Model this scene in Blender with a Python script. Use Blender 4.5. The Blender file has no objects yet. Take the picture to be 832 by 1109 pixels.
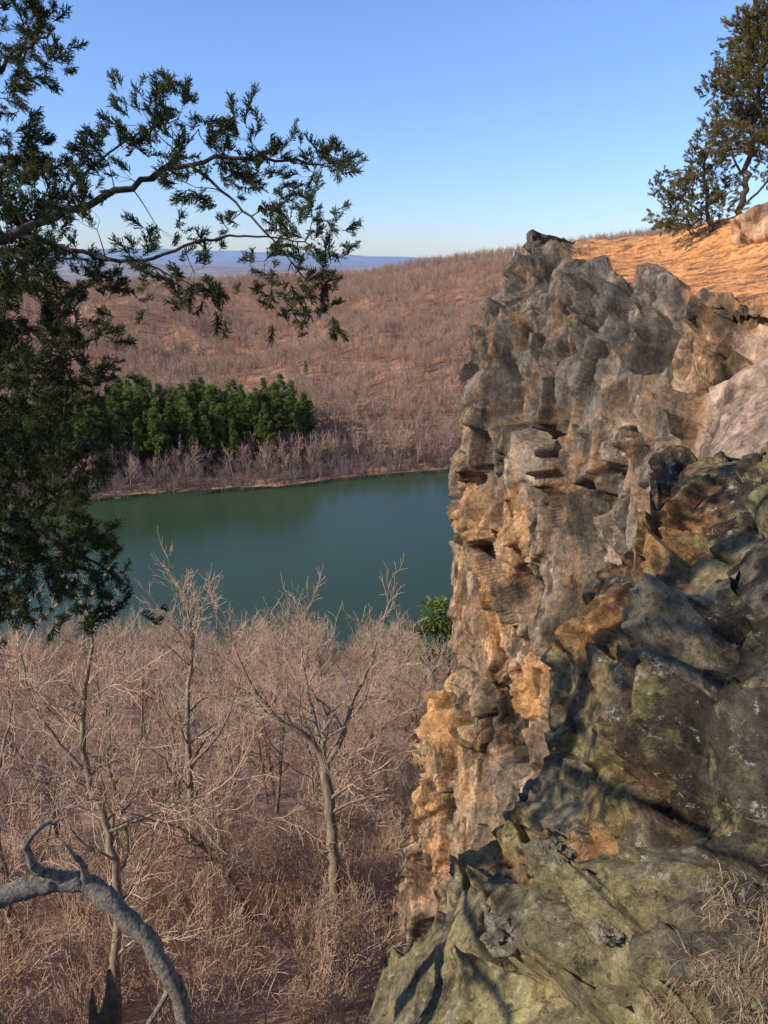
import bpy, math, random
import numpy as np
from mathutils import Vector
from mathutils.bvhtree import BVHTree
random.seed(7); rng=np.random.default_rng(7)
sc=bpy.context.scene
TH=math.radians(19.2); FO=801.0; CT,ST=math.cos(TH),math.sin(TH)
def S(a,b,d):
    """image pixel coordinates cast along the camera ray -> world position at distance d"""
    X=(a-416)/FO; Y=(554.5-b)/FO  # a, b are image pixels; objects are placed along the ray through them
    return np.array((X*d,(CT+ST*Y)*d,(-ST+CT*Y)*d))
# ---------------- numpy noise
def hsh(i,j,k,s):
    i=i.astype(np.int64).astype(np.uint64);j=j.astype(np.int64).astype(np.uint64);k=k.astype(np.int64).astype(np.uint64)
    n=i*np.uint64(374761393)+j*np.uint64(668265263)+k*np.uint64(2246822519)+np.uint64(s*3266489917+12345)
    n=n&np.uint64(0xffffffff)
    n=((n^(n>>np.uint64(15)))*np.uint64(2654435761))&np.uint64(0xffffffff)
    n=((n^(n>>np.uint64(13)))*np.uint64(3266489917))&np.uint64(0xffffffff)
    n=n^(n>>np.uint64(16))
    return n.astype(np.float64)/4294967296.0
def vn(P,s=0):
    I=np.floor(P);f=P-I;f=f*f*(3-2*f);r=0
    for a in (0,1):
        for b in (0,1):
            for c in (0,1):
                w=(f[:,0] if a else 1-f[:,0])*(f[:,1] if b else 1-f[:,1])*(f[:,2] if c else 1-f[:,2])
                r=r+w*hsh(I[:,0]+a,I[:,1]+b,I[:,2]+c,s)
    return r
def fbm(P,o=4,s=0):
    r=0;a=.5;t=0
    for i in range(o):
        r=r+a*vn(P*(2**i)+i*7.3,s+i);t+=a;a*=.5
    return r/t
def vor2(P,s=0):
    I=np.floor(P);n=len(P)
    F1=np.full(n,1e9);F2=np.full(n,1e9);C=np.zeros((n,3));ID=np.zeros((n,3));C2=np.zeros((n,3));ID2=np.zeros((n,3))
    for a in (-1,0,1):
        for b in (-1,0,1):
            for c in (-1,0,1):
                i=I[:,0]+a;j=I[:,1]+b;k=I[:,2]+c
                q=np.stack((i+hsh(i,j,k,s),j+hsh(i,j,k,s+1),k+hsh(i,j,k,s+2)),1);id_=np.stack((i,j,k),1)
                d=((q-P)**2).sum(1)
                m=d<F1;m2=(~m)&(d<F2)
                F2[m]=F1[m];C2[m]=C[m];ID2[m]=ID[m]
                F1[m]=d[m];C[m]=q[m];ID[m]=id_[m]
                F2[m2]=d[m2];C2[m2]=q[m2];ID2[m2]=id_[m2]
    return np.sqrt(F1),np.sqrt(F2),C,ID,C2,ID2
def facets(P,size,s,tilt=.9,bw=.16,cw=.07,zt=1.0,warp=.16):
    W=P/np.array(size,float); W=W+warp*np.stack((fbm(W*1.3,2,s+50),fbm(W*1.3+9,2,s+51),fbm(W*1.3+19,2,s+52)),1)
    F1,F2,C,ID,C2,ID2=vor2(W,s)
    def val(C,ID):
        r0=hsh(ID[:,0],ID[:,1],ID[:,2],s+9)
        g=np.stack([hsh(ID[:,0],ID[:,1],ID[:,2],s+10+t)-.5 for t in range(3)],1)*2
        g[:,2]*=zt
        return (r0-.5)+tilt*((W-C)*g).sum(1),r0
    a,r0=val(C,ID);b,_=val(C2,ID2)
    e=F2-F1;w=np.clip(e/bw,0,1);w=.5+.5*w*w*(3-2*w)
    d=a*w+b*(1-w)
    crack=np.clip(1-e/cw,0,1)
    return d,crack,r0
# ---------------- mesh helpers
def mkmesh(name,V,Fs,mats=(),smooth=False,midx=None):
    me=bpy.data.meshes.new(name)
    V=np.asarray(V,np.float32)
    me.vertices.add(len(V));me.vertices.foreach_set('co',V.ravel())
    lp=np.concatenate([np.asarray(f,np.int32).ravel() for f in Fs])
    tot=np.concatenate([np.full(len(f),f.shape[1],np.int32) for f in Fs])
    st=np.concatenate(([0],np.cumsum(tot)[:-1])).astype(np.int32)
    me.loops.add(len(lp));me.loops.foreach_set('vertex_index',lp)
    me.polygons.add(len(tot));me.polygons.foreach_set('loop_start',st);me.polygons.foreach_set('loop_total',tot)
    if smooth: me.polygons.foreach_set('use_smooth',np.ones(len(tot),bool))
    for m in mats: me.materials.append(m)
    if midx is not None: me.polygons.foreach_set('material_index',np.asarray(midx,np.int32))
    me.update(calc_edges=True)
    return me
def mkobj(name,me,parent=None):
    o=bpy.data.objects.new(name,me);sc.collection.objects.link(o)
    if parent: o.parent=parent
    return o
def vcol(me,name,C):
    a=me.attributes.new(name,'FLOAT_COLOR','POINT')
    C=np.concatenate([C,np.ones((len(C),1))],1).astype(np.float32)
    a.data.foreach_set('color',C.ravel())
def gridfaces(n,m):
    i=np.arange(n-1)[:,None]*m+np.arange(m-1)[None,:]
    i=i.ravel();return np.stack((i,i+1,i+m+1,i+m),1)
def crw(ctrl,t):
    c=np.concatenate((2*ctrl[:1]-ctrl[1:2],ctrl,2*ctrl[-1:]-ctrl[-2:-1]))
    t=np.clip(t,0,len(ctrl)-1-1e-6);i=t.astype(int);f=(t-i).reshape((-1,)+(1,)*(ctrl.ndim-1))
    p0,p1,p2,p3=c[i],c[i+1],c[i+2],c[i+3]
    return .5*((2*p1)+(-p0+p2)*f+(2*p0-5*p1+4*p2-p3)*f*f+(-p0+3*p1-3*p2+p3)*f**3)
def cr(ctrl,N): return crw(ctrl,np.linspace(0,len(ctrl)-1,N))
def gnormal(G):
    du=np.gradient(G,axis=0);dv=np.gradient(G,axis=1)
    n=np.cross(du,dv);n/=np.linalg.norm(n,axis=2,keepdims=True)+1e-9
    return n
# ---------------- materials
class NT:
    def __init__(s,name):
        s.m=bpy.data.materials.new(name);s.m.use_nodes=True;s.t=s.m.node_tree
        s.b=s.t.nodes['Principled BSDF'];s.N=s.t.nodes;s.L=s.t.links
        s.b.inputs['Specular IOR Level'].default_value=.2
        s.co=s.N.new('ShaderNodeTexCoord').outputs['Object']
    def l(s,a,b): s.L.new(a,b)
    def map(s,sc_):
        n=s.N.new('ShaderNodeMapping');n.inputs['Scale'].default_value=sc_;s.l(s.co,n.inputs[0]);return n.outputs[0]
    def noise(s,scale,det=6,rough=.6,vec=None,dist=0):
        n=s.N.new('ShaderNodeTexNoise');n.inputs['Scale'].default_value=scale;n.inputs['Detail'].default_value=det
        n.inputs['Roughness'].default_value=rough;n.inputs['Distortion'].default_value=dist
        s.l(vec or s.co,n.inputs['Vector']);return n.outputs['Fac']
    def ramp(s,fac,stops):
        n=s.N.new('ShaderNodeValToRGB');e=n.color_ramp.elements
        while len(e)<len(stops): e.new(.5)
        for i,(p,c) in enumerate(stops):
            e[i].position=p;e[i].color=(c,c,c,1) if not isinstance(c,tuple) else (*c,1)
        s.l(fac,n.inputs[0]);return n.outputs[0]
    def mix(s,a,b,f,mode='MIX'):
        n=s.N.new('ShaderNodeMix');n.data_type='RGBA';n.blend_type=mode
        for v,i in ((f,0),(a,6),(b,7)):
            if isinstance(v,(int,float)): n.inputs[i].default_value=v
            elif isinstance(v,tuple): n.inputs[i].default_value=(*v,1)
            else: s.l(v,n.inputs[i])
        return n.outputs[2]
    def attr(s,name,out='Color'):
        n=s.N.new('ShaderNodeAttribute');n.attribute_name=name;return n.outputs[out]
    def bump(s,h,st,dist,prev=None):
        n=s.N.new('ShaderNodeBump');n.inputs['Strength'].default_value=st;n.inputs['Distance'].default_value=dist
        s.l(h,n.inputs['Height'])
        if prev: s.l(prev,n.inputs['Normal'])
        return n.outputs[0]
    def out(s,col,rough=.9,nrm=None):
        if isinstance(col,tuple): s.b.inputs['Base Color'].default_value=(*col,1)
        else: s.l(col,s.b.inputs['Base Color'])
        if isinstance(rough,(int,float)): s.b.inputs['Roughness'].default_value=rough
        else: s.l(rough,s.b.inputs['Roughness'])
        if nrm: s.l(nrm,s.b.inputs['Normal'])
        return s.m
# cliff rock
m=NT('basalt_cliff')
c=m.attr('base')
n1=m.noise(1.6,6,.72,m.map((1.3,1.3,.6)));n2=m.noise(9,6,.78);st=m.noise(1.0,5,.7,m.map((1.8,1.8,.3)))
c=m.mix(c,m.ramp(n1,[(.36,.38),(.5,.95),(.68,1.65)]),.85,'MULTIPLY')
c=m.mix(c,(.47,.23,.085),m.ramp(st,[(.52,0.),(.64,.5)]))
c=m.mix(c,m.ramp(n2,[(.36,.38),(.6,1.3)]),.75,'MULTIPLY')
c=m.mix(c,(.05,.04,.032),m.ramp(m.noise(1.3,6,.75,m.map((1.5,1.5,.5))),[(.39,.75),(.47,0.)]))
b=m.bump(n1,.35,.10);b=m.bump(n2,.9,.07,b)
CLIFF=m.out(c,.88,b)
m=NT('lichen_rock')
c=m.attr('base')
n1=m.noise(3,6,.74);n2=m.noise(16,6,.8)
c=m.mix(c,m.ramp(n1,[(.36,.32),(.5,.95),(.68,1.7)]),.85,'MULTIPLY')
c=m.mix(c,(.33,.26,.10),m.ramp(m.noise(2.1,5,.78),[(.51,0.),(.59,.6)]))
c=m.mix(c,m.ramp(n2,[(.36,.32),(.65,1.45)]),.85,'MULTIPLY')
lk=m.noise(11,6,.82)
c=m.mix(c,(.52,.48,.38),m.ramp(lk,[(.585,0.),(.635,.65)]))
c=m.mix(c,(.03,.025,.018),m.ramp(lk,[(.38,.75),(.44,0.)]))
b=m.bump(n1,.5,.05);b=m.bump(n2,1.,.035,b)
LROCK=m.out(c,.85,b)
def bark(name,c1,c2,sc_=8,bp=True):
    m=NT(name);v=m.map((1,1,.18))
    n=m.noise(sc_,4,.7,v);c=m.ramp(n,[(.3,c1),(.7,c2)])
    if not bp: return m.out(c,.9)
    c=m.mix(c,m.ramp(m.noise(.8,2,.5),[(.3,.7),(.7,1.25)]),.8,'MULTIPLY')
    return m.out(c,.9,m.bump(n,.6,.03))
BARK=bark('tree_bark',(.11,.08,.055),(.40,.31,.21))
TWIG=bark('twig_bark',(.39,.245,.155),(.71,.49,.33),3,False)
BARKF=bark('hillside_bark',(.27,.165,.11),(.54,.37,.26),2,False)
BRUSH=bark('brush_bark',(.15,.105,.09),(.32,.235,.195),2,False)
CBARK=bark('cedar_bark',(.035,.025,.018),(.12,.08,.055),20)
m=NT('weathered_wood');v=m.map((1,.5,1));n=m.noise(26,7,.75,v,1.5)
DEAD=m.out(m.ramp(n,[(.32,(.035,.03,.025)),(.5,(.27,.22,.165)),(.7,(.55,.46,.36))]),.85,m.bump(n,.9,.03))
m=NT('rotten_wood');n=m.noise(18,7,.7,m.map((1,1,.15)))
ROT=m.out(m.ramp(n,[(.3,(.15,.08,.05)),(.7,(.55,.34,.20))]),.9,m.bump(n,.9,.03))
def leafmat(name,c1,c2,sc_,tr=.25):
    m=NT(name);n=m.noise(sc_,2,.6)
    oi=m.N.new('ShaderNodeObjectInfo').outputs['Random']
    c=m.ramp(n,[(.35,c1),(.65,c2)])
    c=m.mix(c,m.ramp(oi,[(0.,.7),(1.,1.3)]),.7,'MULTIPLY')
    m.out(c,.6)
    t=m.N.new('ShaderNodeBsdfTranslucent');m.l(c,t.inputs[0]);mx=m.N.new('ShaderNodeMixShader');mx.inputs[0].default_value=tr
    m.l(m.b.outputs[0],mx.inputs[1]);m.l(t.outputs[0],mx.inputs[2]);m.l(mx.outputs[0],m.N['Material Output'].inputs[0]);return m.m
JUN=leafmat('juniper_foliage',(.050,.062,.024),(.16,.16,.045),2.5,.25)
JUN2=leafmat('juniper_foliage_olive',(.14,.125,.04),(.31,.235,.08),1.2,.25)
PINE=leafmat('pine_needles',(.10,.135,.03),(.23,.26,.065),.25,.3)
m=NT('dry_grass_blades');GRASS=m.out(m.ramp(m.noise(20,2),[(.3,(.24,.14,.07)),(.7,(.52,.37,.22))]),.8)
m=NT('dead_leaves');DLEAF=m.out(m.ramp(m.noise(15,2),[(.3,(.14,.07,.035)),(.7,(.42,.25,.13))]),.8)
# terrain
m=NT('leaf_litter_far_haze')
sep=m.N.new('ShaderNodeSeparateXYZ');m.l(m.co,sep.inputs[0])
n1=m.noise(.05,5,.6);n2=m.noise(.9,6,.7);n3=m.noise(5,4,.75)
c=m.ramp(n1,[(.35,(.38,.21,.135)),(.55,(.49,.29,.185)),(.7,(.58,.36,.22))])
c=m.mix(c,m.ramp(n2,[(.3,.6),(.65,1.25)]),.8,'MULTIPLY')
c=m.mix(c,m.ramp(n3,[(.3,.5),(.7,1.4)]),.6,'MULTIPLY')
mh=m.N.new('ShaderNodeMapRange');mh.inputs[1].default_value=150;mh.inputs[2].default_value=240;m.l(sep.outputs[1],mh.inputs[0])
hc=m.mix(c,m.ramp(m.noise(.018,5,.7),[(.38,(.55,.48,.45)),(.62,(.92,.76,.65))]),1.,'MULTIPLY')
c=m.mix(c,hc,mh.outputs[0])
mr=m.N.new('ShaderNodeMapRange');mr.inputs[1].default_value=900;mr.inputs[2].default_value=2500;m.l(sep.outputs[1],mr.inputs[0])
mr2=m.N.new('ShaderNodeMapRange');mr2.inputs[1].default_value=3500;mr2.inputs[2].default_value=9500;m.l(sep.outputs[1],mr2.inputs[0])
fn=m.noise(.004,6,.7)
far_haze=m.mix(m.ramp(fn,[(.35,(.19,.17,.18)),(.55,(.28,.25,.25)),(.7,(.37,.35,.35))]),m.ramp(fn,[(.35,(.21,.28,.39)),(.65,(.25,.32,.43))]),mr2.outputs[0])  # distance haze painted into the ground colour, blue-grey towards far Y
c=m.mix(c,far_haze,mr.outputs[0])
LITTER_HAZE=m.out(c,.95,m.bump(n2,.5,.3))
m=NT('lake_water');wn=m.noise(.6,4,.6,m.map((1,1.8,1)))
wc=m.ramp(m.noise(.012,3,.5),[(.3,(.030,.052,.022)),(.7,(.044,.068,.032))])
WATER=m.out(wc,.2,m.bump(wn,.2,.06));m.b.inputs['Specular IOR Level'].default_value=.24
# ---------------- tubes
def tubes(polys):
    groups={}
    for p,r,k in polys: groups.setdefault((len(p),k),[]).append((p,r))
    Vs=[];Fs=[];off=0
    for (n,k),L in groups.items():
        P=np.array([a for a,_ in L]);R=np.array([b for _,b in L])
        T=np.gradient(P,axis=1);T/=np.linalg.norm(T,axis=2,keepdims=True)+1e-9
        ref=np.where(np.abs(T[:,:1,2:3])>.8,np.array([1.,0,0]),np.array([0,0,1.]))
        ref=np.broadcast_to(ref,T.shape)
        U=np.cross(T,ref);U/=np.linalg.norm(U,axis=2,keepdims=True)+1e-9;W=np.cross(T,U)
        a=np.arange(k)*2*math.pi/k
        V=P[:,:,None]+R[:,:,None,None]*(np.cos(a)[None,None,:,None]*U[:,:,None]+np.sin(a)[None,None,:,None]*W[:,:,None])
        B=len(L);Vs.append(V.reshape(-1,3))
        i=np.arange(n-1)[:,None];j=np.arange(k)[None,:];j2=(j+1)%k
        q=np.stack((i*k+j,i*k+j2,(i+1)*k+j2,(i+1)*k+j),-1).reshape(-1,4)
        q=(q[None]+(np.arange(B)*n*k)[:,None,None]).reshape(-1,4)+off
        Fs.append(q);off+=B*n*k
    return np.concatenate(Vs),np.concatenate(Fs)
def grow(p,d,L,r,lv,maxl,out,crook=.25,up=.06,nch=(7,5,5,4),kmin=3,rmin=.006,ratio=.6):
    n=6 if lv<maxl else 4;pts=[p.copy()];d=d/np.linalg.norm(d);q=p.copy();ds=[d]
    for i in range(n-1):
        d=d+rng.normal(0,crook,3)*(.45 if lv==0 else 1)*.6;d[2]+=up*(1 if lv else 0)
        d=d/np.linalg.norm(d);q=q+d*L/(n-1);pts.append(q.copy());ds.append(d)
    rr=np.linspace(r,max(rmin,r*(.45 if lv<maxl else .25)),n)
    k=8 if r>.12 else (5 if r>.04 else kmin)
    out.append((np.array(pts),rr,k))
    if lv>=maxl: return
    nc=nch[min(lv,len(nch)-1)]
    for c in range(nc):
        t=(.35 if lv==0 else .2)+(.65 if lv==0 else .8)*(c+rng.random())/nc
        i=min(int(t*(n-1)),n-2);f=t*(n-1)-i
        pp=pts[i]*(1-f)+pts[i+1]*f;rd=ds[i+1]
        s=rng.normal(0,1,3);s-=s.dot(rd)*rd;s/=np.linalg.norm(s)+1e-9
        ang=rng.uniform(.5,1.0) if lv==0 else rng.uniform(.4,.95)
        nd=rd*math.cos(ang)+s*math.sin(ang)
        grow(pp,nd,L*ratio*rng.uniform(.7,1.15)*(1.05-.45*t),max(rmin,rr[i]*.55),lv+1,maxl,out,crook,up,nch,kmin,rmin,ratio)
    grow(pts[-1],ds[-1],L*ratio*.8,max(rmin,rr[-1]),lv+1,maxl,out,crook,up,nch,kmin,rmin,ratio)
def tree_mesh(name,polys,mats):
    thick=[p for p in polys if p[1][0]>.035];thin=[p for p in polys if p[1][0]<=.035]
    Vs=[];Fs=[];mi=[];off=0
    for g,i in ((thick,0),(thin,1)):
        if g:
            V,F=tubes(g);Vs.append(V);Fs.append(F+off);off+=len(V);mi+=[i]*len(F)
    return mkmesh(name,np.concatenate(Vs),Fs,mats,smooth=True,midx=mi)
def scatter(name,pts,meshes,smin,smax,tilt,seed):
    col=bpy.data.collections.new(name+'_kinds')
    for i,me in enumerate(meshes): col.objects.link(bpy.data.objects.new(name+'_kind',me))
    me=bpy.data.meshes.new(name);me.from_pydata([tuple(p) for p in pts],[],[])
    o=mkobj(name,me);ng=bpy.data.node_groups.new(name+'_gn','GeometryNodeTree')
    ng.interface.new_socket('Geometry',in_out='INPUT',socket_type='NodeSocketGeometry')
    ng.interface.new_socket('Geometry',in_out='OUTPUT',socket_type='NodeSocketGeometry')
    N=ng.nodes;L=ng.links;gi=N.new('NodeGroupInput');go=N.new('NodeGroupOutput')
    iop=N.new('GeometryNodeInstanceOnPoints');ci=N.new('GeometryNodeCollectionInfo')
    ci.inputs['Collection'].default_value=col;ci.inputs['Separate Children'].default_value=True;ci.inputs['Reset Children'].default_value=True
    iop.inputs['Pick Instance'].default_value=True
    rv=N.new('FunctionNodeRandomValue');rv.data_type='FLOAT_VECTOR'
    rv.inputs[0].default_value=(-tilt,-tilt,0);rv.inputs[1].default_value=(tilt,tilt,6.283);rv.inputs['Seed'].default_value=seed
    rs=N.new('FunctionNodeRandomValue');rs.data_type='FLOAT';rs.inputs[2].default_value=smin;rs.inputs[3].default_value=smax;rs.inputs['Seed'].default_value=seed+5
    L.new(gi.outputs[0],iop.inputs['Points']);L.new(ci.outputs[0],iop.inputs['Instance'])
    L.new(rv.outputs[0],iop.inputs['Rotation']);L.new(rs.outputs[1],iop.inputs['Scale']);L.new(iop.outputs[0],go.inputs[0])
    md=o.modifiers.new('scatter','NODES');md.node_group=ng
    return o
# ---------------- TERRAIN
def hz(x,y):
    x=np.asarray(x,float);y=np.asarray(y,float)
    P=np.stack((x,y,0*x),1)
    nb=fbm(P/18,4,3)-.5;nl=fbm(P/90,4,5)-.5
    zn=-27-43*np.clip((y-20)/98,-.08,1.25)+nb*3*np.clip((125-y)/40,.15,1)
    ys=235+.27*np.clip(x,-260,400)+(fbm(P/40,3,8)-.5)*16
    zc=-9+.14*(np.clip(x,-32,300)-75)+.04*(np.clip(x,-600,-32)+32)
    t=np.clip((y-ys)/(750-ys),0,1)
    zf=-70.3+(zc+70)*(t**1.05)+nl*46*np.clip(t*3,0,1)*np.clip((1-t)*3+.15,0,1)+nb*4*np.clip(t*20,0,1)
    bed=np.maximum(-74,-70-(ys-y)*.3)
    zf=np.where(y<ys,bed,zf)
    zb=np.clip((y-760)/600,0,1);zb=zb*zb*(3-2*zb)
    far=-105+(fbm(P/1400,5,20)-.35)*150*np.clip((y-1200)/1500,0,1)+np.exp(-((y-10500)/1300)**2)*(75+80*np.clip(-x/3000,-.3,1)+(fbm(P/2200,4,30)-.5)*90)
    zf=zf*(1-zb)+far*zb
    return np.where(y<150,zn,zf)
nt,ns=500,340
tt=np.linspace(0,1,nt);yy=-60+60*(np.exp(tt*5.45)-1)
ss=np.linspace(-1.15,1.15,ns)
Yg=np.repeat(yy[:,None],ns,1);Xg=ss[None]*(Yg+95)
Z=hz(Xg.ravel(),Yg.ravel())
V=np.stack((Xg.ravel(),Yg.ravel(),Z),1)
F=gridfaces(nt,ns)[:, ::-1]
mkobj('ground_terrain',mkmesh('ground_terrain',V,[F],[LITTER_HAZE],smooth=True))
V=np.array([(-900,60,-70),(900,60,-70),(900,520,-70),(-900,520,-70)],float)
mkobj('lake_water',mkmesh('lake_water',V,[np.array([[0,1,2,3]])],[WATER]))
# ---------------- CLIFF
def pick(P,a,b):
    d=S(a,b,1.);d=d/np.linalg.norm(d);u=P/np.linalg.norm(P,axis=1,keepdims=True)
    c=u@d;i=np.where(c>c.max()-2e-5)[0]
    return P[i[np.linalg.norm(P[i],axis=1).argmin()]]
def segd(P,a,b):
    ab=b-a;t=np.clip(((P-a)@ab)/(ab@ab),0,1);return np.linalg.norm(P-a-t[:,None]*ab,axis=1)
cols=[
 [(580,263,26.5),(640,269,31),(705,264,29),(790,243,25),(880,225,22)],
 [(577,266,25.6),(622,273,26),(705,284,22),(808,283,18),(900,275,15)],
 [(580,270,24.8),(608,281,22.5),(705,308,17),(812,328,12.5),(900,340,11)],
 [(558,304,24.6),(600,315,21.3),(690,335,16.4),(805,347,12.2),(895,360,10.8)],
 [(528,360,24.5),(590,375,20),(678,385,15.8),(790,385,12),(880,385,10.4)],
 [(512,450,24.5),(583,460,19.5),(665,460,15.6),(750,455,12.2),(850,440,9.8)],
 [(515,550,25),(588,560,19.8),(655,560,16),(715,550,12.8),(810,530,9.5)],
 [(510,650,26),(578,660,21),(640,660,17),(690,650,14),(780,630,10)],
 [(490,750,27),(558,760,22.5),(615,760,18.5),(670,760,15.5),(760,740,11.5)],
 [(468,850,28),(532,860,24),(590,860,20),(650,860,17),(740,850,13)],
 [(456,950,29),(510,955,25),(565,960,21.5),(630,960,18.5),(720,960,14.5)],
 [(405,1100,31),(460,1110,27),(530,1120,23),(610,1130,20),(700,1130,16)],
 [(340,1250,33),(405,1260,29),(480,1270,25),(560,1280,22),(650,1280,18)]]
rows=[]
for i,r in enumerate(cols):
    w=[S(*q) for q in r]
    z1=w[0]+np.array((2.5,5.5,-1.5));z2=w[0]+np.array((13,10,-5.))
    g=w[-1]+np.array((4.,-1.5,.6));g2=g+np.array((10,1.,1.))
    rows.append([z2,z1]+w+[g,g2])
r0=[q+np.array((3,4,-5.)) for q in rows[0]]
rows=[r0]+rows
C=np.array(rows)
tv=np.concatenate((np.linspace(0,3,90,endpoint=False),np.linspace(3,11.6,700),np.linspace(11.62,13,20)))
tu=np.concatenate((np.linspace(0,1,15,endpoint=False),np.linspace(1,2,50,endpoint=False),np.linspace(2,6,470,endpoint=False),np.linspace(6,8,25)))
G=crw(C,tv);G=crw(G.transpose(1,0,2),tu).transpose(1,0,2)
N_=gnormal(G);flip=(N_[300,300]@(-G[300,300]))<0
if flip: N_=-N_
P=G.reshape(-1,3);N=N_.reshape(-1,3)
VV=np.repeat(tv[:,None],len(tu),1).ravel();UU=np.repeat(tu[None],len(tv),0).ravel()
PS=P.copy();PS[:,0]=P[:,0]+.22*P[:,2];PS[:,1]=P[:,1]-.28*P[:,2]
d1,c1,r1=facets(PS,(2.3,2.3,5.0),1,1.3,.04,.04,.8,.08)
d2,c2,r2=facets(PS,(1.05,1.05,2.6),21,1.7,.05,.05,.9,.06)
d3,c3,r3=facets(PS,(.46,.46,.9),41,1.8,.08,.08,1.,.06)
d4,c4,r4=facets(P,(.19,.19,.27),61,1.3,.2,.1)
face=np.clip((VV-2.85)/.3,0,1)
tip=np.clip((3.25-UU)/.35+(fbm(P/.8,3,12)-.5)*1.5,0,1);face=np.maximum(face,tip)
bnd=5.2-.15*(VV-4)+(fbm(P/1.5,3,66)-.5)*.6
slab=np.clip((UU-bnd)/.2,0,1)*np.clip((VV-3.6)/.4,0,1)
am=face*(1-.7*slab)*(.3+.7*np.clip((VV-2.4)/1.6,0,1))
rough=.35+1.1*np.clip((fbm(P/3,3,77)-.38)*4,0,1)
disp=am*(.58*d1+.34*d2*(.5+.5*rough)+.15*d3*rough+.05*d4*rough-.14*c1-.06*c2)+am*(fbm(P/5,3,33)-.5)*1.2+(1-face)*((fbm(P/2.0,4,90)-.5)*.25+(fbm(P/.25,3,91)-.5)*.09)
disp+=slab*((fbm(P/1.5,5,95)-.5)*.5)
for a,b,sx,szz,dp in ((590,535,.4,1.5,1.7),(622,600,.3,.7,1.0),(692,372,.5,.6,1.3),(655,430,.3,.5,.8),(560,640,.35,1.0,.8),(700,560,.3,.7,.8),(600,450,.2,.9,.6),(545,790,.35,1.1,.7),(640,330,.3,.5,.7),(560,360,.25,.7,.7)):
    c=pick(P,a,b);dd=np.linalg.norm((P-c)/np.array((sx,sx*1.4,szz)),axis=1)+(fbm(P/.5,2,60)-.5)*.9
    disp-=dp*np.clip(1.15-dd,0,.4)*2.5
for line,wd,dp in (([(620,330),(600,420),(592,520),(570,640),(545,760)],.16,.7),([(690,340),(660,450),(640,560),(620,680)],.14,.6),([(560,320),(545,420),(540,560)],.14,.6),([(740,350),(715,450),(680,540)],.12,.5),([(640,620),(600,760),(560,880)],.14,.55),([(655,310),(630,400),(612,500)],.1,.45),([(540,580),(530,700),(500,820)],.13,.5)):
    pp=[pick(P,*q) for q in line]
    for a,b in zip(pp[:-1],pp[1:]):
        dd=segd(P,a,b)+(fbm(P/.6,3,63)-.5)*.5
        disp-=am*dp*np.clip(1-dd/wd,0,.5)*2*.8
P2=P+N*disp[:,None]
pal=lambda *a:np.array(a)
dark=pal(.085,.07,.052);grey=pal(.21,.165,.122);tan=pal(.42,.295,.19);org=pal(.50,.265,.11);pink=pal(.44,.29,.20);dirt=pal(.85,.36,.12)
k=fbm(P/np.array((2.5,2.5,4)),5,70)*.5+r2*.28+r1*.22
kk=np.clip((k-.34+.03*np.clip(VV-5,-2,3))/.42,0,1)[:,None]
col=np.where(kk<.5,grey*(1-kk*2)+tan*(kk*2),tan*(2-kk*2)+org*(kk*2-1))
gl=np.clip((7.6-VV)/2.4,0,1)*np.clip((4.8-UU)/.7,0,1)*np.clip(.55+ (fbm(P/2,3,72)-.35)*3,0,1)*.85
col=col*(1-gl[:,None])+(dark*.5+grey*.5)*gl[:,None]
og=np.clip((UU-4.3)/.4,0,1)*np.clip((6.5-VV)/1.5,0,1)*.7
col=col*(1-og[:,None])+org*og[:,None]
dp=np.clip((fbm(P/np.array((1.6,1.6,3.)),4,170)-.51)*9,0,1)*.6*(1-slab)
col=col*(1-dp[:,None])+dark*dp[:,None]
col=col*(1-.85*slab[:,None])+pink*.85*slab[:,None]
dk=(r3<.2)*.4+(r2<.18)*.35;col*=(1-dk*(1-slab))[:,None]
col*=(.75+.5*r3)[:,None]
col=col*(face)[:,None]+dirt*(.7+.6*fbm(P/.5,4,99))[:,None]*(1-face)[:,None]
F=gridfaces(len(tv),len(tu))
if flip: F=F[:,::-1]
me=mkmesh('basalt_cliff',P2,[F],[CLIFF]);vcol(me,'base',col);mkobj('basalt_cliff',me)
# ---------------- FOREGROUND OUTCROP
fg=[
 [(715,565,6.6),(745,535,6.4),(785,522,6.2),(832,524,5.8),(920,530,5.2)],
 [(685,615,6.3),(735,600,5.9),(785,590,5.5),(840,590,5.0),(930,605,4.4)],
 [(640,700,6.0),(700,695,5.5),(765,690,5.0),(840,690,4.3),(950,700,3.7)],
 [(605,790,5.8),(672,785,5.2),(748,780,4.5),(840,780,3.7),(960,800,3.2)],
 [(590,868,5.6),(660,870,5.0),(745,870,4.0),(840,870,3.3),(960,890,2.8)],
 [(530,940,5.4),(615,955,4.6),(710,960,3.7),(840,960,3.0),(960,980,2.6)],
 [(465,1030,5.1),(575,1045,4.2),(690,1050,3.3),(840,1050,2.6),(960,1060,2.3)],
 [(405,1125,4.8),(540,1140,3.8),(670,1150,2.9),(850,1150,2.3),(980,1160,2.0)]]
rows=[]
for i,r in enumerate(fg):
    w=[S(*q) for q in r]
    a=w[0]*1.16+np.array((.22,.1,-.15));b=w[0]*1.2+np.array((1.0,.6,-7.));g=w[-1]+np.array((2.5,.2,.3))
    rows.append([b,a]+w+[g])
top=[q*1.15+np.array((.1,.3,-.25)) for q in rows[0]];top2=[q*1.2+np.array((.5,.8,-5.)) for q in rows[0]]
def rowat(y,z): return [np.array(q) for q in [(-2.2,y,-12.),(-1.9,y,-5.6+z),(-1.0,y,-4.7+z),(-.25,y,-3.1+z*.6),(.3,y,-2.1+z*.3),(1.0,y,-1.75),(2.,y,-1.6),(5.,y,-1.5)]]
rows=[top2,top]+rows+[rowat(.7,0),rowat(-1,.6),rowat(-3,1.)]
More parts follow.
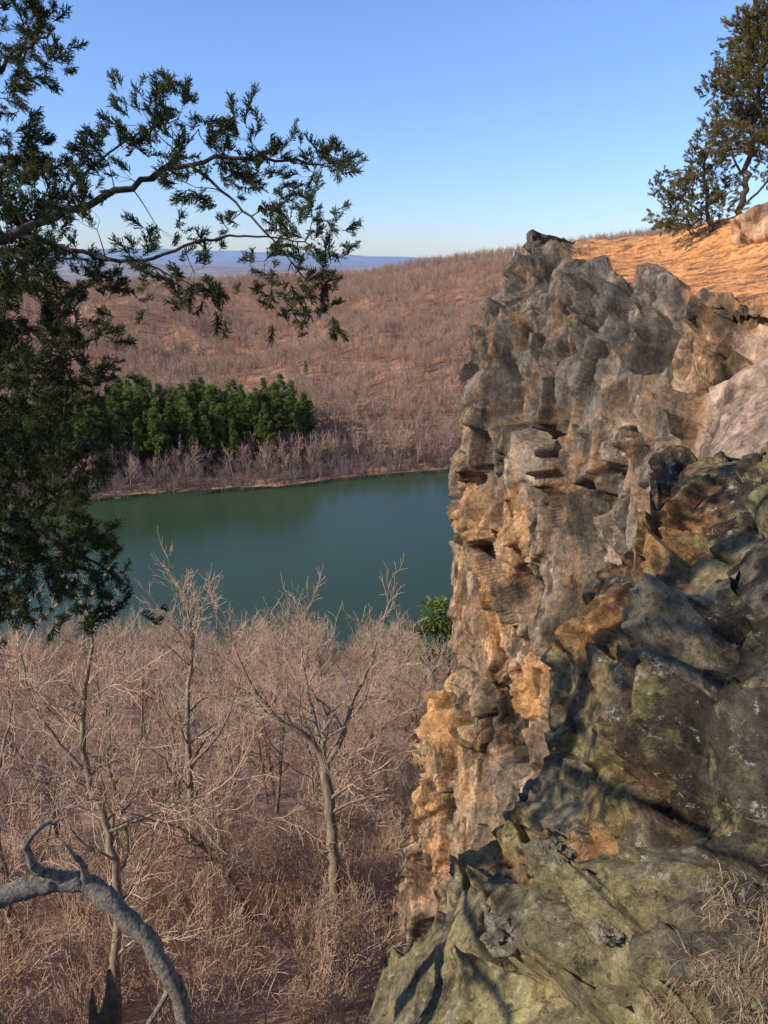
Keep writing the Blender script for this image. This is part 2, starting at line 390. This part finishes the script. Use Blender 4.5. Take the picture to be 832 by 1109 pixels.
C=np.array(rows)
tv=np.concatenate((np.linspace(0,1,12,endpoint=False),np.linspace(1,2,50,endpoint=False),np.linspace(2,9.3,600,endpoint=False),np.linspace(9.3,12,25)))
tu=np.concatenate((np.linspace(0,1,12,endpoint=False),np.linspace(1,2,60,endpoint=False),np.linspace(2,6,480,endpoint=False),np.linspace(6,7,20)))
G=crw(C,tv);G=crw(G.transpose(1,0,2),tu).transpose(1,0,2)
N_=gnormal(G);flip=(N_[300,300]@(-G[300,300]))<0
if flip: N_=-N_
P=G.reshape(-1,3);N=N_.reshape(-1,3)
VV=np.repeat(tv[:,None],len(tu),1).ravel();UU=np.repeat(tu[None],len(tv),0).ravel()
R=np.array([[.8,.5,.33],[-.6,.75,.28],[-.1,-.42,.9]]);Q=P@R.T
d1,c1,r1=facets(Q,(1.0,.75,1.6),101,1.7,.04,.03,1.,.08)
d2,c2,r2=facets(Q,(.44,.34,.7),121,1.7,.05,.05,1.,.06)
d3,c3,r3=facets(Q,(.16,.14,.22),141,1.6,.09,.08,1.,.06)
fade=np.clip((9.6-VV)/1.,.1,1)
ro=np.clip((fbm(P/.9,3,88)-.40)*5,0.15,1)
edge=.35+.65*np.clip(np.minimum((UU-2.0)/.6,(VV-2.0)/.8),0,1)
disp=fade*(.36*d1*edge+.15*d2*(.3+.7*ro)+.055*d3*ro-.09*c1-.03*c2*ro+(fbm(P/.4,5,150)-.5)*.06)
F=gridfaces(len(tv),len(tu))
for line,wd,dp in (([(703,852),(722,820),(748,778),(790,765),(815,720),(834,690)],.08,.9),([(588,800),(640,720),(690,600)],.05,.35),([(690,540),(700,590),(760,600),(832,600)],.04,.3),([(600,985),(690,960),(740,900),(832,860)],.035,.3),([(560,880),(575,940),(640,900)],.05,.4),([(700,700),(690,760),(720,850)],.04,.3)):
    pp=[pick(P,*q) for q in line]
    for a,b in zip(pp[:-1],pp[1:]):
        dd=segd(P,a,b)+(fbm(P/.15,3,61)-.5)*.06
        disp-=dp*np.clip(1-dd/wd,0,.5)*.8
P2=P+N*disp[:,None]
dark=pal(.060,.046,.030);grey=pal(.18,.14,.09);olive=pal(.30,.24,.105);brn=pal(.40,.19,.065)
k=np.clip(fbm(P/.9,5,170)*.55+r1*.25+r2*.2,0,1);kk=np.clip((k-.35)/.36,0,1)[:,None]
col=np.where(kk<.5,dark*(1-kk*2)+grey*kk*2,grey*(2-kk*2)+olive*(kk*2-1))
bw=np.clip((4.1-UU)/.8,0,1)*np.clip((8-VV)/1,0,1)*np.clip((fbm(P/.7,4,175)-.42)*6,0,1)*.85
col=col*(1-bw[:,None])+brn*bw[:,None]
col*=(.7+.6*r2)[:,None]
if flip: F=F[:,::-1]
me=mkmesh('rock_outcrop',P2,[F],[LROCK],smooth=False);vcol(me,'base',col);mkobj('rock_outcrop',me)
bvh=BVHTree.FromPolygons([tuple(v) for v in P2],F.tolist())
def on_rock(a,b):
    d=Vector(S(a,b,1.)).normalized()
    h=bvh.ray_cast(Vector((0,0,0)),d)
    return h[0],h[1]
def boulder(name,c,rad,seed,mat,colr,amp=.35):
    import bmesh
    bm=bmesh.new();bmesh.ops.create_icosphere(bm,subdivisions=6,radius=1)
    P=np.array([v.co[:] for v in bm.verts]);F=np.array([[v.index for v in f.verts] for f in bm.faces]);bm.free()
    n=P/np.linalg.norm(P,axis=1,keepdims=True)
    d1,c1,r1=facets(n+seed*3.1,(.9,.9,.9),seed,1.);d2,c2,r2=facets(n+seed*1.7,(.35,.35,.35),seed+20,1.)
    Q=n*(1+amp*d1+amp*.35*d2-.05*c1)[:,None]*np.array(rad)+np.array(c)
    me=mkmesh(name,Q,[F],[mat]);vcol(me,'base',np.array(colr)[None]*(.75+.5*r2)[:,None]*np.ones((len(Q),3)));return mkobj(name,me)
boulder('boulder',S(845,262,19.5),(1.25,1.3,1.0),3,CLIFF,(.45,.26,.14),.35)
for i,(a,b,s) in enumerate([(552,1015,.12),(600,925,.08),(530,985,.07),(655,1010,.06)]):
    h,n=on_rock(a,b)
    if h: boulder('loose_rock',tuple(h+Vector((0,0,.01))),(s,s*.8,s*.6),11+i,LROCK,(.26,.21,.15),.6)
# ledge beneath viewpoint / cedar
c=[]
for y,zz in ((-9,-1.5),(-4,-1.6),(-1.2,-1.75)):
    c.append([(-22,y,zz-1),(-12,y,zz-.6),(-6,y,zz-.8),(-3,y,zz-.2),(-.8,y,zz-.1)])
c.append([(-22,9,-3),(-12,6.5,-2.9),(-6,3.4,-3),(-3.2,1.2,-2.6),(-1.4,-.2,-2.4)])
c.append([(-22,10,-6),(-12,7.2,-6),(-6,4.0,-6),(-3.2,1.5,-6),(-1.7,0,-6)])
c.append([(-23,12,-32),(-12,9,-32),(-6,5,-32),(-3.4,2,-32),(-1.8,0.2,-32)])
G=cr(np.array(c,float),140);G=cr(G.transpose(1,0,2),140).transpose(1,0,2)
P=G.reshape(-1,3);n=gnormal(G);n=n if n[20,70,2]>0 else -n
d1,c1,r1=facets(P,(2,2,2.5),201,1.);d2,c2,r2=facets(P,(.8,.8,1),221,1.)
P=P+n.reshape(-1,3)*(.3*d1+.15*d2-.1)[:,None]
me=mkmesh('rock_ledge',P,[gridfaces(140,140)],[LROCK]);vcol(me,'base',np.ones((len(P),3))*.16);mkobj('rock_ledge',me)
# ---------------- dry grass & leaves
V=[];F=[]
for t in range(60):
    a,b=random.uniform(715,900),random.uniform(960,1130)
    if a<715+(1109-b)*.45: continue
    h,n=on_rock(a,b)
    if not h: continue
    for q in range(60):
        p=np.array(h)+np.array((random.gauss(0,.05),random.gauss(0,.05),-.02))
        d=np.array((random.gauss(-.3,.5),random.gauss(-.2,.5),random.uniform(.1,.8)));d/=np.linalg.norm(d)
        L=random.uniform(.05,.14);w=np.cross(d,(random.random(),random.random(),.3));w=w/np.linalg.norm(w)*.0016
        m_=p+d*L*.55;e=p+d*L+np.array((0,0,-L*.35));k=len(V)
        V+=[p-w,p+w,m_+w*.8,m_-w*.8,e];F+=[(k,k+1,k+2),(k,k+2,k+3),(k+3,k+2,k+4)]
mkobj('dry_grass',mkmesh('dry_grass',V,[np.array(F)],[GRASS]))
V=[];F=[]
for t in range(1500):
    cx,cy,sx,sy=random.choice([(560,975,40,18),(600,990,30,20),(820,985,40,25),(800,1060,50,40),(640,1070,80,30),(500,1000,30,25)])
    h,n=on_rock(random.gauss(cx,sx),random.gauss(cy,sy))
    if not h or n.z<.35: continue
    s=random.uniform(.01,.028);u=Vector((random.gauss(0,1),random.gauss(0,1),random.gauss(0,.5))).normalized();w=u.cross(n).normalized();p=h+n*.008;k=len(V)
    V+=[tuple(p-u*s),tuple(p+w*s*.5+n*.006),tuple(p+u*s),tuple(p-w*s*.5+n*.004)];F.append((k,k+1,k+2,k+3))
if V: mkobj('fallen_leaves',mkmesh('fallen_leaves',V,[np.array(F)],[DLEAF]))
# ---------------- sprays
def spray_template(seed,nf=6,w=.015,ne=4):
    r=np.random.default_rng(seed);out=[]
    def sp(a,b,w): out.append((np.array([a,b]),np.array([w,w*.6]),3))
    ax=[np.array((0,0,0.))];d=np.array((0,0,1.))
    for i in range(6):
        d=d+r.normal(0,.2,3);d/=np.linalg.norm(d);ax.append(ax[-1]+d*.14)
    for i in range(0,6): out.append((np.array([ax[i],ax[i+1]]),np.array([.02,.016]),3))
    for i in range(1,7):
        for s in range(nf):
            th=r.uniform(0,6.28);a=r.uniform(.2,.9);L=r.uniform(.22,.46)*(1.1-.06*i)
            dd=np.array((math.cos(th)*math.sin(a),math.sin(th)*math.sin(a),math.cos(a)))
            sp(ax[i],ax[i]+dd*L,w)
            for e in range(ne):
                f=r.uniform(.25,.95);q=ax[i]+dd*L*f;d2=dd+r.normal(0,.45,3);d2/=np.linalg.norm(d2);sp(q,q+d2*L*.38,w)
    return tubes(out)
SPR=[spray_template(i) for i in range(5)]
SPRF=[spray_template(i+20,5,.026,2) for i in range(5)]
def place(templates,pos,dirs,sizes):
    pos=np.array(pos);dirs=np.array(dirs);sizes=np.array(sizes)
    dirs=dirs/(np.linalg.norm(dirs,axis=1,keepdims=True)+1e-9)
    pk_=rng.integers(0,len(templates),len(pos));Vs=[];Fs=[];off=0
    for t,(TV,TF) in enumerate(templates):
        m_=pk_==t
        if not m_.any(): continue
        z=dirs[m_];rv=rng.normal(0,1,z.shape);x=np.cross(rv,z);x/=np.linalg.norm(x,axis=1,keepdims=True)+1e-9;y=np.cross(z,x)
        W=TV[None,:,0:1]*x[:,None]+TV[None,:,1:2]*y[:,None]+TV[None,:,2:3]*z[:,None]
        W=W*sizes[m_][:,None,None]+pos[m_][:,None]
        Vs.append(W.reshape(-1,3));Fs.append((TF[None]+(np.arange(len(W))*len(TV))[:,None,None]).reshape(-1,TF.shape[1])+off);off+=len(W)*len(TV)
    return np.concatenate(Vs),np.concatenate(Fs)
def smoothpoly(pts,n,jit=0):
    P=cr(np.array(pts,float),n);
    if jit: P[1:-1]+=rng.normal(0,jit,P[1:-1].shape)
    return P
def foliage_tree(name,limbs,clumps,size,dens,fmat,twigr=.006,droop=0,spr=None):
    polys=[];allp=[]
    for pts,r0,r1 in limbs:
        n=max(8,len(pts)*5);P=smoothpoly(pts,n,r0*.35);polys.append((P,np.linspace(r0,r1,n),8 if r0>.03 else 5));allp.append(P)
    allp=np.concatenate(allp);pos=[];dr=[];sz=[]
    for cc in clumps:
        c=np.array(cc[0]);rad=np.array(cc[1]);dm=cc[2] if len(cc)>2 else 1
        n=max(6,int(dm*dens*(rad[0]*rad[2])/(size*size)))
        dd=np.linalg.norm(allp-c,axis=1);base=allp[dd.argmin()]
        gd=c-base
        hub=c-gd*.3+rng.normal(0,.1,3)*rad
        polys.append((smoothpoly([base,(base+hub)/2+rng.normal(0,.04,3)*np.linalg.norm(gd),hub],6),np.linspace(twigr*2,twigr,6),5))
        nt_=max(3,n//4);tc=[]
        for q in range(nt_):
            v=rng.normal(0,1,3);v/=np.linalg.norm(v);tc.append(c+v*rng.random()**.4*rad*1.15)
        for q in tc: polys.append((np.array([hub,(hub+q)/2+rng.normal(0,.02,3),q]),np.array([twigr*.8,twigr*.6,twigr*.4]),3))
        for i in range(n):
            q=tc[i%nt_];p=q+rng.normal(0,.35,3)*size
            out=(q-c)/np.linalg.norm(rad)+gd*.5/(np.linalg.norm(gd)+.1)+rng.normal(0,.35,3);out[2]+=.3-droop
            pos.append(p);dr.append(out);sz.append(size*rng.uniform(.55,1.2))
    V1,F1=tubes(polys);V2,F2=place(spr or SPR,pos,dr,sz)
    e=bpy.data.objects.new(name,None);sc.collection.objects.link(e)
    mkobj('trunk_and_limbs',mkmesh(name+'_wood',V1,[F1],[CBARK],smooth=True),e)
    mkobj('foliage',mkmesh(name+'_leaf',V2,[F2],[fmat]),e)
    return e
T0=np.array((-4.2,2.6,-4.5));SD=S
limbs=[([T0,(-4.1,2.7,-2.5),(-3.9,2.8,-.5),(-3.8,2.7,1.5),(-3.7,2.5,3.6)],.20,.05),
 ([(-3.9,2.8,-.6),SD(-150,330,4.1),SD(-60,290,4.2),SD(40,243,4.4),SD(130,208,4.5),SD(205,178,4.6),SD(290,172,4.6),SD(360,182,4.7)],.040,.004),
 ([SD(20,255,4.35),SD(75,270,4.4),SD(150,282,4.4),SD(215,262,4.5),SD(270,255,4.5),SD(330,262,4.5)],.016,.004),
 ([SD(205,178,4.6),SD(250,215,4.5),SD(300,265,4.5),SD(345,320,4.5)],.011,.003),
 ([SD(150,282,4.4),SD(200,305,4.3),SD(245,330,4.3)],.008,.003),
 ([SD(40,243,4.4),SD(90,190,4.6),SD(140,150,4.7),SD(190,130,4.7)],.012,.003),
 ([SD(150,200,4.5),SD(190,170,4.5),SD(215,140,4.6)],.008,.003),
 ([(-3.8,2.8,.6),SD(-120,160,4.3),SD(-40,110,4.5),SD(20,60,4.6),SD(60,30,4.6)],.03,.006),
 ([(-4.0,2.8,-1.2),SD(-120,440,4.2),SD(-20,420,4.4),SD(40,400,4.5),SD(90,385,4.5)],.03,.006),
 ([(-4.0,2.8,-1.9),SD(-120,560,4.4),SD(-10,560,4.6),SD(60,585,4.7),SD(130,625,4.7)],.03,.006),
 ([(-3.8,2.6,.0),(-3.4,1.4,.6),(-3.1,.2,1.1)],.06,.015),([(-3.8,2.6,1.),(-3.6,1.2,1.8),(-3.3,.4,2.4)],.05,.015),
 ([(-4,2.7,-1.),(-3.5,1.7,-.9),(-3.2,.7,-.6)],.05,.015),([(-3.8,2.7,2.2),(-3.2,2.2,3.0),(-2.8,1.6,3.5)],.04,.015)]
cl2=[(30,20,42,30),(5,60,28,18),(60,65,24,14),(20,105,30,10),(150,130,32,20),(197,128,24,24),(120,160,26,14),(175,165,22,12),(235,170,26,16),
(270,148,24,22),(300,180,24,16),(345,182,32,16),(370,178,12,10),(250,205,24,14),(300,218,24,16),(345,225,24,16),(250,240,14,10),
(15,165,45,22),(60,205,34,20),(88,180,22,12),(18,225,38,28),(25,290,40,32),(80,300,26,16),(110,322,24,12),(180,262,20,12),(150,290,20,12),(215,300,24,16),(180,318,20,10),(238,332,18,12),(100,235,26,12),(140,190,22,12),(200,200,20,10),(70,255,26,14),
(280,290,20,13),(310,305,20,14),(340,292,18,14),(350,330,20,20),(308,345,16,9),(365,282,11,8),(345,255,20,12),
(25,380,48,32),(80,372,36,16),(60,420,42,20),(15,450,45,30),(92,440,30,10),(30,505,55,18),(88,520,36,13),(15,560,45,26),(70,590,50,22),(118,612,34,16),(35,630,55,26),(100,655,38,14),(140,655,18,12),(20,665,36,16),(60,560,32,12),(20,410,50,30),(10,600,50,30),(15,530,45,20),(5,340,40,30),(10,260,40,30),(50,330,35,20),(70,480,35,16),(100,400,25,10)]
clumps=[]
for a,b,rx,ry in cl2:
    d=4.5+random.uniform(-.35,.35);clumps.append((S(a,b,d),(rx/FO*d,rx/FO*d*.8,ry/FO*d)))
for i,b in enumerate(range(40,680,70)):
    clumps.append((S(-50,b,4.5),(.3,.3,.25),.5))
for i in range(26):
    clumps.append(((-3.5+random.uniform(-.7,.5),random.uniform(-.2,3.0),random.uniform(-1.3,3.3)),(.33,.33,.22),.36))
foliage_tree('juniper_tree',limbs,clumps,.14,30.0,JUN,.0022)
def cl(lst,d0,sp):
    o=[]
    for a,b,rx,ry in lst:
        d=d0+random.uniform(-sp,sp);o.append((S(a,b,d),(rx/FO*d*1.15,rx/FO*d*1.15,ry/FO*d*1.15)))
    return o
D=22
foliage_tree('cedar_tree',[([S(795,262,D),S(803,225,D),S(809,190,D),S(816,140,D),S(826,70,D),S(838,0,D),S(845,-60,D)],.11,.03),
 ([S(808,195,D),S(790,165,D),S(780,135,D)],.04,.015),([S(816,140,D),S(800,110,D),S(790,90,D)],.04,.015),([S(816,140,D),S(845,110,D),S(870,95,D)],.04,.015),
 ([S(803,225,D),S(840,190,D),S(865,180,D)],.04,.015),([S(830,50,D),S(812,30,D)],.025,.01)],
 cl([(790,150,18,14),(776,132,12,10),(800,120,18,16),(790,92,20,14),(775,98,10,8),(806,72,18,16),(795,58,14,8),(815,40,18,16),(806,22,12,10),(828,15,18,16),(830,65,24,24),(838,110,26,22),(828,145,20,14),(850,160,26,16),(865,185,20,14),(860,60,26,30),(860,110,24,26),(845,-20,22,22),(838,-60,14,18),(838,185,14,10),(815,165,14,8),(815,95,18,16),(822,30,18,16),(798,135,16,12)],D,.6),.25,30,JUN2,.010,0,SPRF)
D=22.6
foliage_tree('cedar_tree',[([S(772,256,D),S(766,225,D),S(763,190,D),S(765,155,D)],.08,.02),([S(768,235,D),S(745,220,D),S(722,212,D)],.03,.012),([S(766,225,D),S(785,205,D),S(795,195,D)],.03,.012),([S(764,200,D),S(745,185,D),S(730,185,D)],.03,.012)],
 cl([(722,208,13,8),(735,190,13,8),(720,235,13,7),(740,240,16,7),(738,218,15,9),(755,170,13,9),(765,150,11,9),(778,165,12,9),(752,195,15,9),(775,190,14,9),(790,200,11,8),(762,215,16,9),(785,222,14,8),(760,240,16,7),(725,246,12,5)],D,.5),.22,32,JUN2,.008,0,SPRF)
# ---------------- dead snag
def snag(name,pls,mat,k=14):
    polys=[]
    for pts,rr in pls:
        n=len(pts)*9;P=cr(np.array(pts),n);R=cr(np.array(rr,float)[:,None],n)[:,0]*rng.uniform(.9,1.1,n);polys.append((P,R,k))
    V,F=tubes(polys)
    nn=(fbm(V/.07,3,5)-.5)*.035+(fbm(V/.25,2,9)-.5)*.05
    V=V+np.stack((nn,nn*.5,nn),1)
    return mkobj(name,mkmesh(name,V,[F],[mat],smooth=True))
snag('dead_branch',[([S(-160,1010,3.3),S(-60,985,3.4),S(0,972,3.5),S(45,958,3.55),S(90,960,3.6),S(135,992,3.6),S(172,1035,3.6),S(196,1085,3.6),S(206,1150,3.6)],[.06,.05,.045,.05,.052,.05,.042,.04,.04]),
 ([S(70,955,3.58),S(40,945,3.5),S(26,925,3.45),S(34,905,3.45),S(52,892,3.5),S(74,883,3.5)],[.04,.024,.018,.016,.010,.004]),
 ([S(95,962,3.6),S(86,940,3.55),S(70,925,3.5),S(60,914,3.5)],[.03,.016,.009,.004]),
 ([S(165,1025,3.6),S(185,1060,3.65),S(180,1078,3.7),S(160,1110,3.7)],[.03,.018,.015,.012])],DEAD)
snag('broken_stump',[([S(112,1300,7),S(114,1200,7),S(116,1130,7),S(122,1075,7),S(119,1050,7)],[.12,.12,.11,.07,.02]),([S(106,1140,7),S(103,1100,7),S(100,1070,7)],[.07,.045,.006])],ROT)
# ---------------- bare trees
def hero(name,limbs,lv=2):
    out=[]
    for pts,r0,r1 in limbs:
        n=len(pts)*4;P=smoothpoly(pts,n,r0*.18);rr=np.linspace(r0,r1,n);out.append((P,rr,9))
        L=np.linalg.norm(P[-1]-P[0]);nb=int(4+L*1.1)
        if r0>.26: nb=3
        for c in range(nb):
            i=int(n*(.3+.65*c/nb));i=min(i,n-2);t=P[i+1]-P[i];t/=np.linalg.norm(t)
            s=rng.normal(0,1,3);s-=s.dot(t)*t;s/=np.linalg.norm(s)
            grow(P[i],t*.7+s*.9+np.array((0,0,.25)),rng.uniform(1.6,3.0),max(.02,rr[i]*.4),1,1+lv,out,.32,.07,(5,5,4),3,.010,.62)
        grow(P[-1],P[-1]-P[-3],2.4,r1,1,1+lv,out,.3,.07,(5,5,4),3,.010,.62)
    return mkobj(name,tree_mesh(name,out,[BARK,TWIG]))
d=33
hero('bare_tree',[([S(372,1120,d),S(365,1040,d),S(362,960,d),S(358,880,d),S(352,828,d)],.30,.23),
 ([S(352,828,d),S(335,800,d-.5),S(300,778,d-1),S(272,740,d-1),S(255,705,d-1)],.15,.04),
 ([S(352,828,d),S(370,800,d),S(382,760,d+1),S(402,720,d+1),S(410,690,d+1)],.16,.04),
 ([S(348,815,d),S(340,775,d+.5),S(330,730,d+1),S(326,695,d+1)],.12,.04),
 ([S(357,865,d),S(380,850,d-1),S(405,835,d-2)],.10,.03)])
d=24
hero('bare_tree',[([S(120,1300,d),S(124,1160,d),S(125,1040,d),S(128,960,d),S(116,895,d),S(95,840,d),S(90,770,d),S(100,700,d)],.20,.06),
 ([S(118,900,d),S(155,885,d-.5),S(190,872,d-1),S(225,860,d-1)],.09,.03),([S(95,840,d),S(60,800,d),S(35,760,d),S(20,700,d)],.08,.03)])
d=38
hero('bare_tree',[([S(232,1100,d),S(215,1000,d),S(206,850,d),S(203,760,d),S(208,690,d),S(200,650,d)],.24,.05),([S(205,830,d),S(240,790,d),S(262,730,d)],.10,.04)])
d=30
hero('bare_tree',[([S(30,1250,d),S(15,1100,d),S(10,980,d),S(-5,880,d),S(5,800,d)],.22,.06),([S(10,980,d),S(45,930,d),S(60,870,d)],.10,.04)])
kinds=[]
for i in range(5):
    out=[];grow(np.zeros(3),np.array((rng.normal(0,.08),rng.normal(0,.08),1.)),7.2,.14,0,3,out,.26,.07,(11,7,5),3,.011,.60)
    kinds.append(tree_mesh('woodland_tree',out,[BARK,TWIG]))
pts=[]
while len(pts)<320:
    y=24+ 96*random.random()**.8;x=random.uniform(-.75*y-22,.55*y+12)
    if x>0 and y<36: continue
    if abs(x+2)<2.5 and y<33: continue
    pts.append((x,y))
pts=np.array(pts);z=hz(pts[:,0],pts[:,1])-.1
scatter('bare_woodland',np.column_stack((pts,z)),kinds,.72,1.08,.07,3)
kinds=[]
for i in range(5):
    out=[]
    for q in range(3):
        grow(np.array((rng.normal(0,.4),rng.normal(0,.4),0)),np.array((rng.normal(0,.25),rng.normal(0,.25),1.)),2.6,.034,0,2,out,.28,.08,(8,6),3,.008,.6)
    kinds.append(tree_mesh('sapling',out,[BARK,TWIG]))
pts=[]
while len(pts)<1500:
    if len(pts)<240: y=random.uniform(12,32);x=random.uniform(-30,-1)
    elif len(pts)<330: y=random.uniform(24,50);x=random.uniform(-5,4)
    else: y=14+106*random.random()**.9;x=random.uniform(-.75*y-22,.55*y+12)
    if x>-1.0 and y<24: continue
    if x>1 and y<36: continue
    pts.append((x,y))
pts=np.array(pts);z=hz(pts[:,0],pts[:,1])-.05
scatter('bare_saplings',np.column_stack((pts,z)),kinds,.45,1.4,.1,9)
# far hillside forest
kinds=[];kb=[]
for i in range(6):
    out=[];grow(np.zeros(3),np.array((rng.normal(0,.06),rng.normal(0,.06),1.)),8.0,.2,0,2,out,.22,.08,(11,6),3,.045,.5)
    out=[(p[::2] if len(p)==6 else p[[0,2,3]],r[::2] if len(r)==6 else r[[0,2,3]],3) for p,r,k in out]
    V,F=tubes(out);kinds.append(mkmesh('hillside_tree',V,[F],[BARKF],smooth=True));kb.append(mkmesh('brush',V,[F],[BRUSH],smooth=True))
pts=[]
while len(pts)<21000:
    y=random.uniform(200,1000);x=random.uniform(-.62*y-20,.62*y+20)
    ys=235+.27*x+4
    if y<ys: continue
    if random.random()>(y/1000)**.25+.05: continue
    pts.append((x,y))
pts=np.array(pts);z=hz(pts[:,0],pts[:,1])-.2
cm=fbm(np.column_stack((pts/55,0*z)),3,44)
ok=(z>-69.8)&(rng.random(len(z))<np.clip((cm-.2)*6,.3,1))
scatter('hillside_forest',np.column_stack((pts,z))[ok],kinds,.7,1.15,.06,13)
pts=[]
while len(pts)<2600:
    x=random.uniform(-200,120);y=235+.27*x+random.uniform(-9,20);pts.append((x,y))
pts=np.array(pts);z=hz(pts[:,0],pts[:,1])-.1;ok=z>-70.6
scatter('shore_brush',np.column_stack((pts,z))[ok],kb,.3,.62,.15,17)
# pines
def pine(seed,H=1,z0=.36):
    r=random.Random(seed);g=np.random.default_rng(seed);h=22*H
    polys=[(np.array([(0,0,0),(.2,0,h*.3),(0,.2,h*.7),(0,0,h)]),np.array([.32,.26,.14,.03]),6)];pos=[];dr=[];sz=[]
    z=h*z0
    while z<h:
        t=(z-h*z0)/(h*(1-z0));R=(3.2*(1-t)**.75+.35)*r.uniform(.6,1.2)
        for b in range(r.randint(3,5)):
            a=r.uniform(0,6.28);d=np.array((math.cos(a),math.sin(a),r.uniform(.05,.45)));L=R*r.uniform(.6,1.15)
            e=np.array((0,0,z))+d*L;polys.append((np.array([(0,0,z),e*.5+np.array((0,0,z))*.5,e]),np.array([.07,.05,.02]),3))
            for q in range(int(4+L*5)):
                f=r.uniform(.4,1.05);p=np.array((0,0,z))+d*L*f+g.normal(0,.25,3);pos.append(p);dr.append(d+g.normal(0,.5,3)+np.array((0,0,.4)));sz.append(r.uniform(.7,1.1))
        z+=r.uniform(.8,1.4)
    return polys,pos,dr,sz
def tuft(seed):
    g=np.random.default_rng(seed);V=[];F=[]
    for i in range(9):
        d=g.normal(0,1,3);d[2]=abs(d[2])+.3;d/=np.linalg.norm(d);w=np.cross(d,g.normal(0,1,3));w/=np.linalg.norm(w);k=len(V)
        V+=[d*.0-w*.05,d*.0+w*.05,d*.75+w*.07,d*.75-w*.07];F.append((k,k+1,k+2,k+3))
    return np.array(V),np.array(F)
TU=[tuft(i) for i in range(4)]
pk=[]
for i in range(6):
    po,pos,dr,sz=pine(i);V1,F1=tubes(po);V2,F2=place(TU,pos,dr,sz)
    pk.append(mkmesh('pine',np.concatenate((V1,V2)),[F1,F2+len(V1)],[CBARK,PINE],midx=[0]*len(F1)+[1]*len(F2)))
pts=[]
while len(pts)<210:
    x=random.uniform(-140,-25);y=235+.27*x+random.uniform(17,52)
    if x>-36 and random.random()<.4: continue
    pts.append((x,y))
pts=np.array(pts);z=hz(pts[:,0],pts[:,1])-.2
scatter('pine_grove',np.column_stack((pts,z)),pk,.74,1.12,.03,23)
pts=np.array([(-75,420),(-20,520),(60,470),(-38,362)],float)
scatter('hillside_pines',np.column_stack((pts,hz(pts[:,0],pts[:,1]))),pk,.35,.5,.03,29)
po,pos,dr,sz=pine(77,.62,.1);V1,F1=tubes(po);V2,F2=place(TU,pos,dr,sz)
o=mkobj('pine_tree',mkmesh('pine_tree',np.concatenate((V1,V2)),[F1,F2+len(V1)],[CBARK,PINE],midx=[0]*len(F1)+[1]*len(F2)))
x,y=6.9,80.;o.location=(x,y,float(hz([x],[y])[0]));o.scale=(1.6,1.6,1.05)
# ---------------- light
sd=Vector((-.78,-.30,.55)).normalized()
el=math.asin(sd.z);az=math.atan2(sd.x,sd.y)
w=bpy.data.worlds.new('World');sc.world=w;w.use_nodes=True;nt_=w.node_tree
sk=nt_.nodes.new('ShaderNodeTexSky');sk.sky_type='NISHITA';sk.sun_disc=False;sk.sun_elevation=el;sk.sun_rotation=az
sk.air_density=1.0;sk.dust_density=.1;sk.ozone_density=1.5;sk.altitude=0
tc=nt_.nodes.new('ShaderNodeTexCoord');sx=nt_.nodes.new('ShaderNodeSeparateXYZ');nt_.links.new(tc.outputs['Generated'],sx.inputs[0])
rp=nt_.nodes.new('ShaderNodeValToRGB');e=rp.color_ramp.elements;e[0].position=0;e[0].color=(.56,.70,1.12,1);e[1].position=.40;e[1].color=(.95,1.08,1.40,1)
e=rp.color_ramp.elements.new(.12);e.color=(.68,.84,1.24,1)
nt_.links.new(sx.outputs[2],rp.inputs[0])
mx=nt_.nodes.new('ShaderNodeMix');mx.data_type='RGBA';mx.blend_type='MULTIPLY';mx.inputs[0].default_value=1
nt_.links.new(sk.outputs[0],mx.inputs[6]);nt_.links.new(rp.outputs[0],mx.inputs[7])
nt_.links.new(mx.outputs[2],nt_.nodes['Background'].inputs[0]);nt_.nodes['Background'].inputs[1].default_value=.15
L=bpy.data.lights.new('sun','SUN');L.energy=5.0;L.angle=math.radians(.5);L.color=(1,.94,.83)
lo=bpy.data.objects.new('sun',L);sc.collection.objects.link(lo);lo.rotation_euler=(-sd).to_track_quat('-Z','Y').to_euler()
cam=bpy.data.cameras.new('camera');cam.sensor_fit='VERTICAL';cam.sensor_height=36;cam.lens=26;cam.clip_start=.05;cam.clip_end=40000
co=bpy.data.objects.new('camera',cam);sc.collection.objects.link(co);co.rotation_euler=(math.radians(90)-TH,0,0);sc.camera=co
sc.view_settings.view_transform='Standard';sc.view_settings.look='None';sc.view_settings.exposure=0
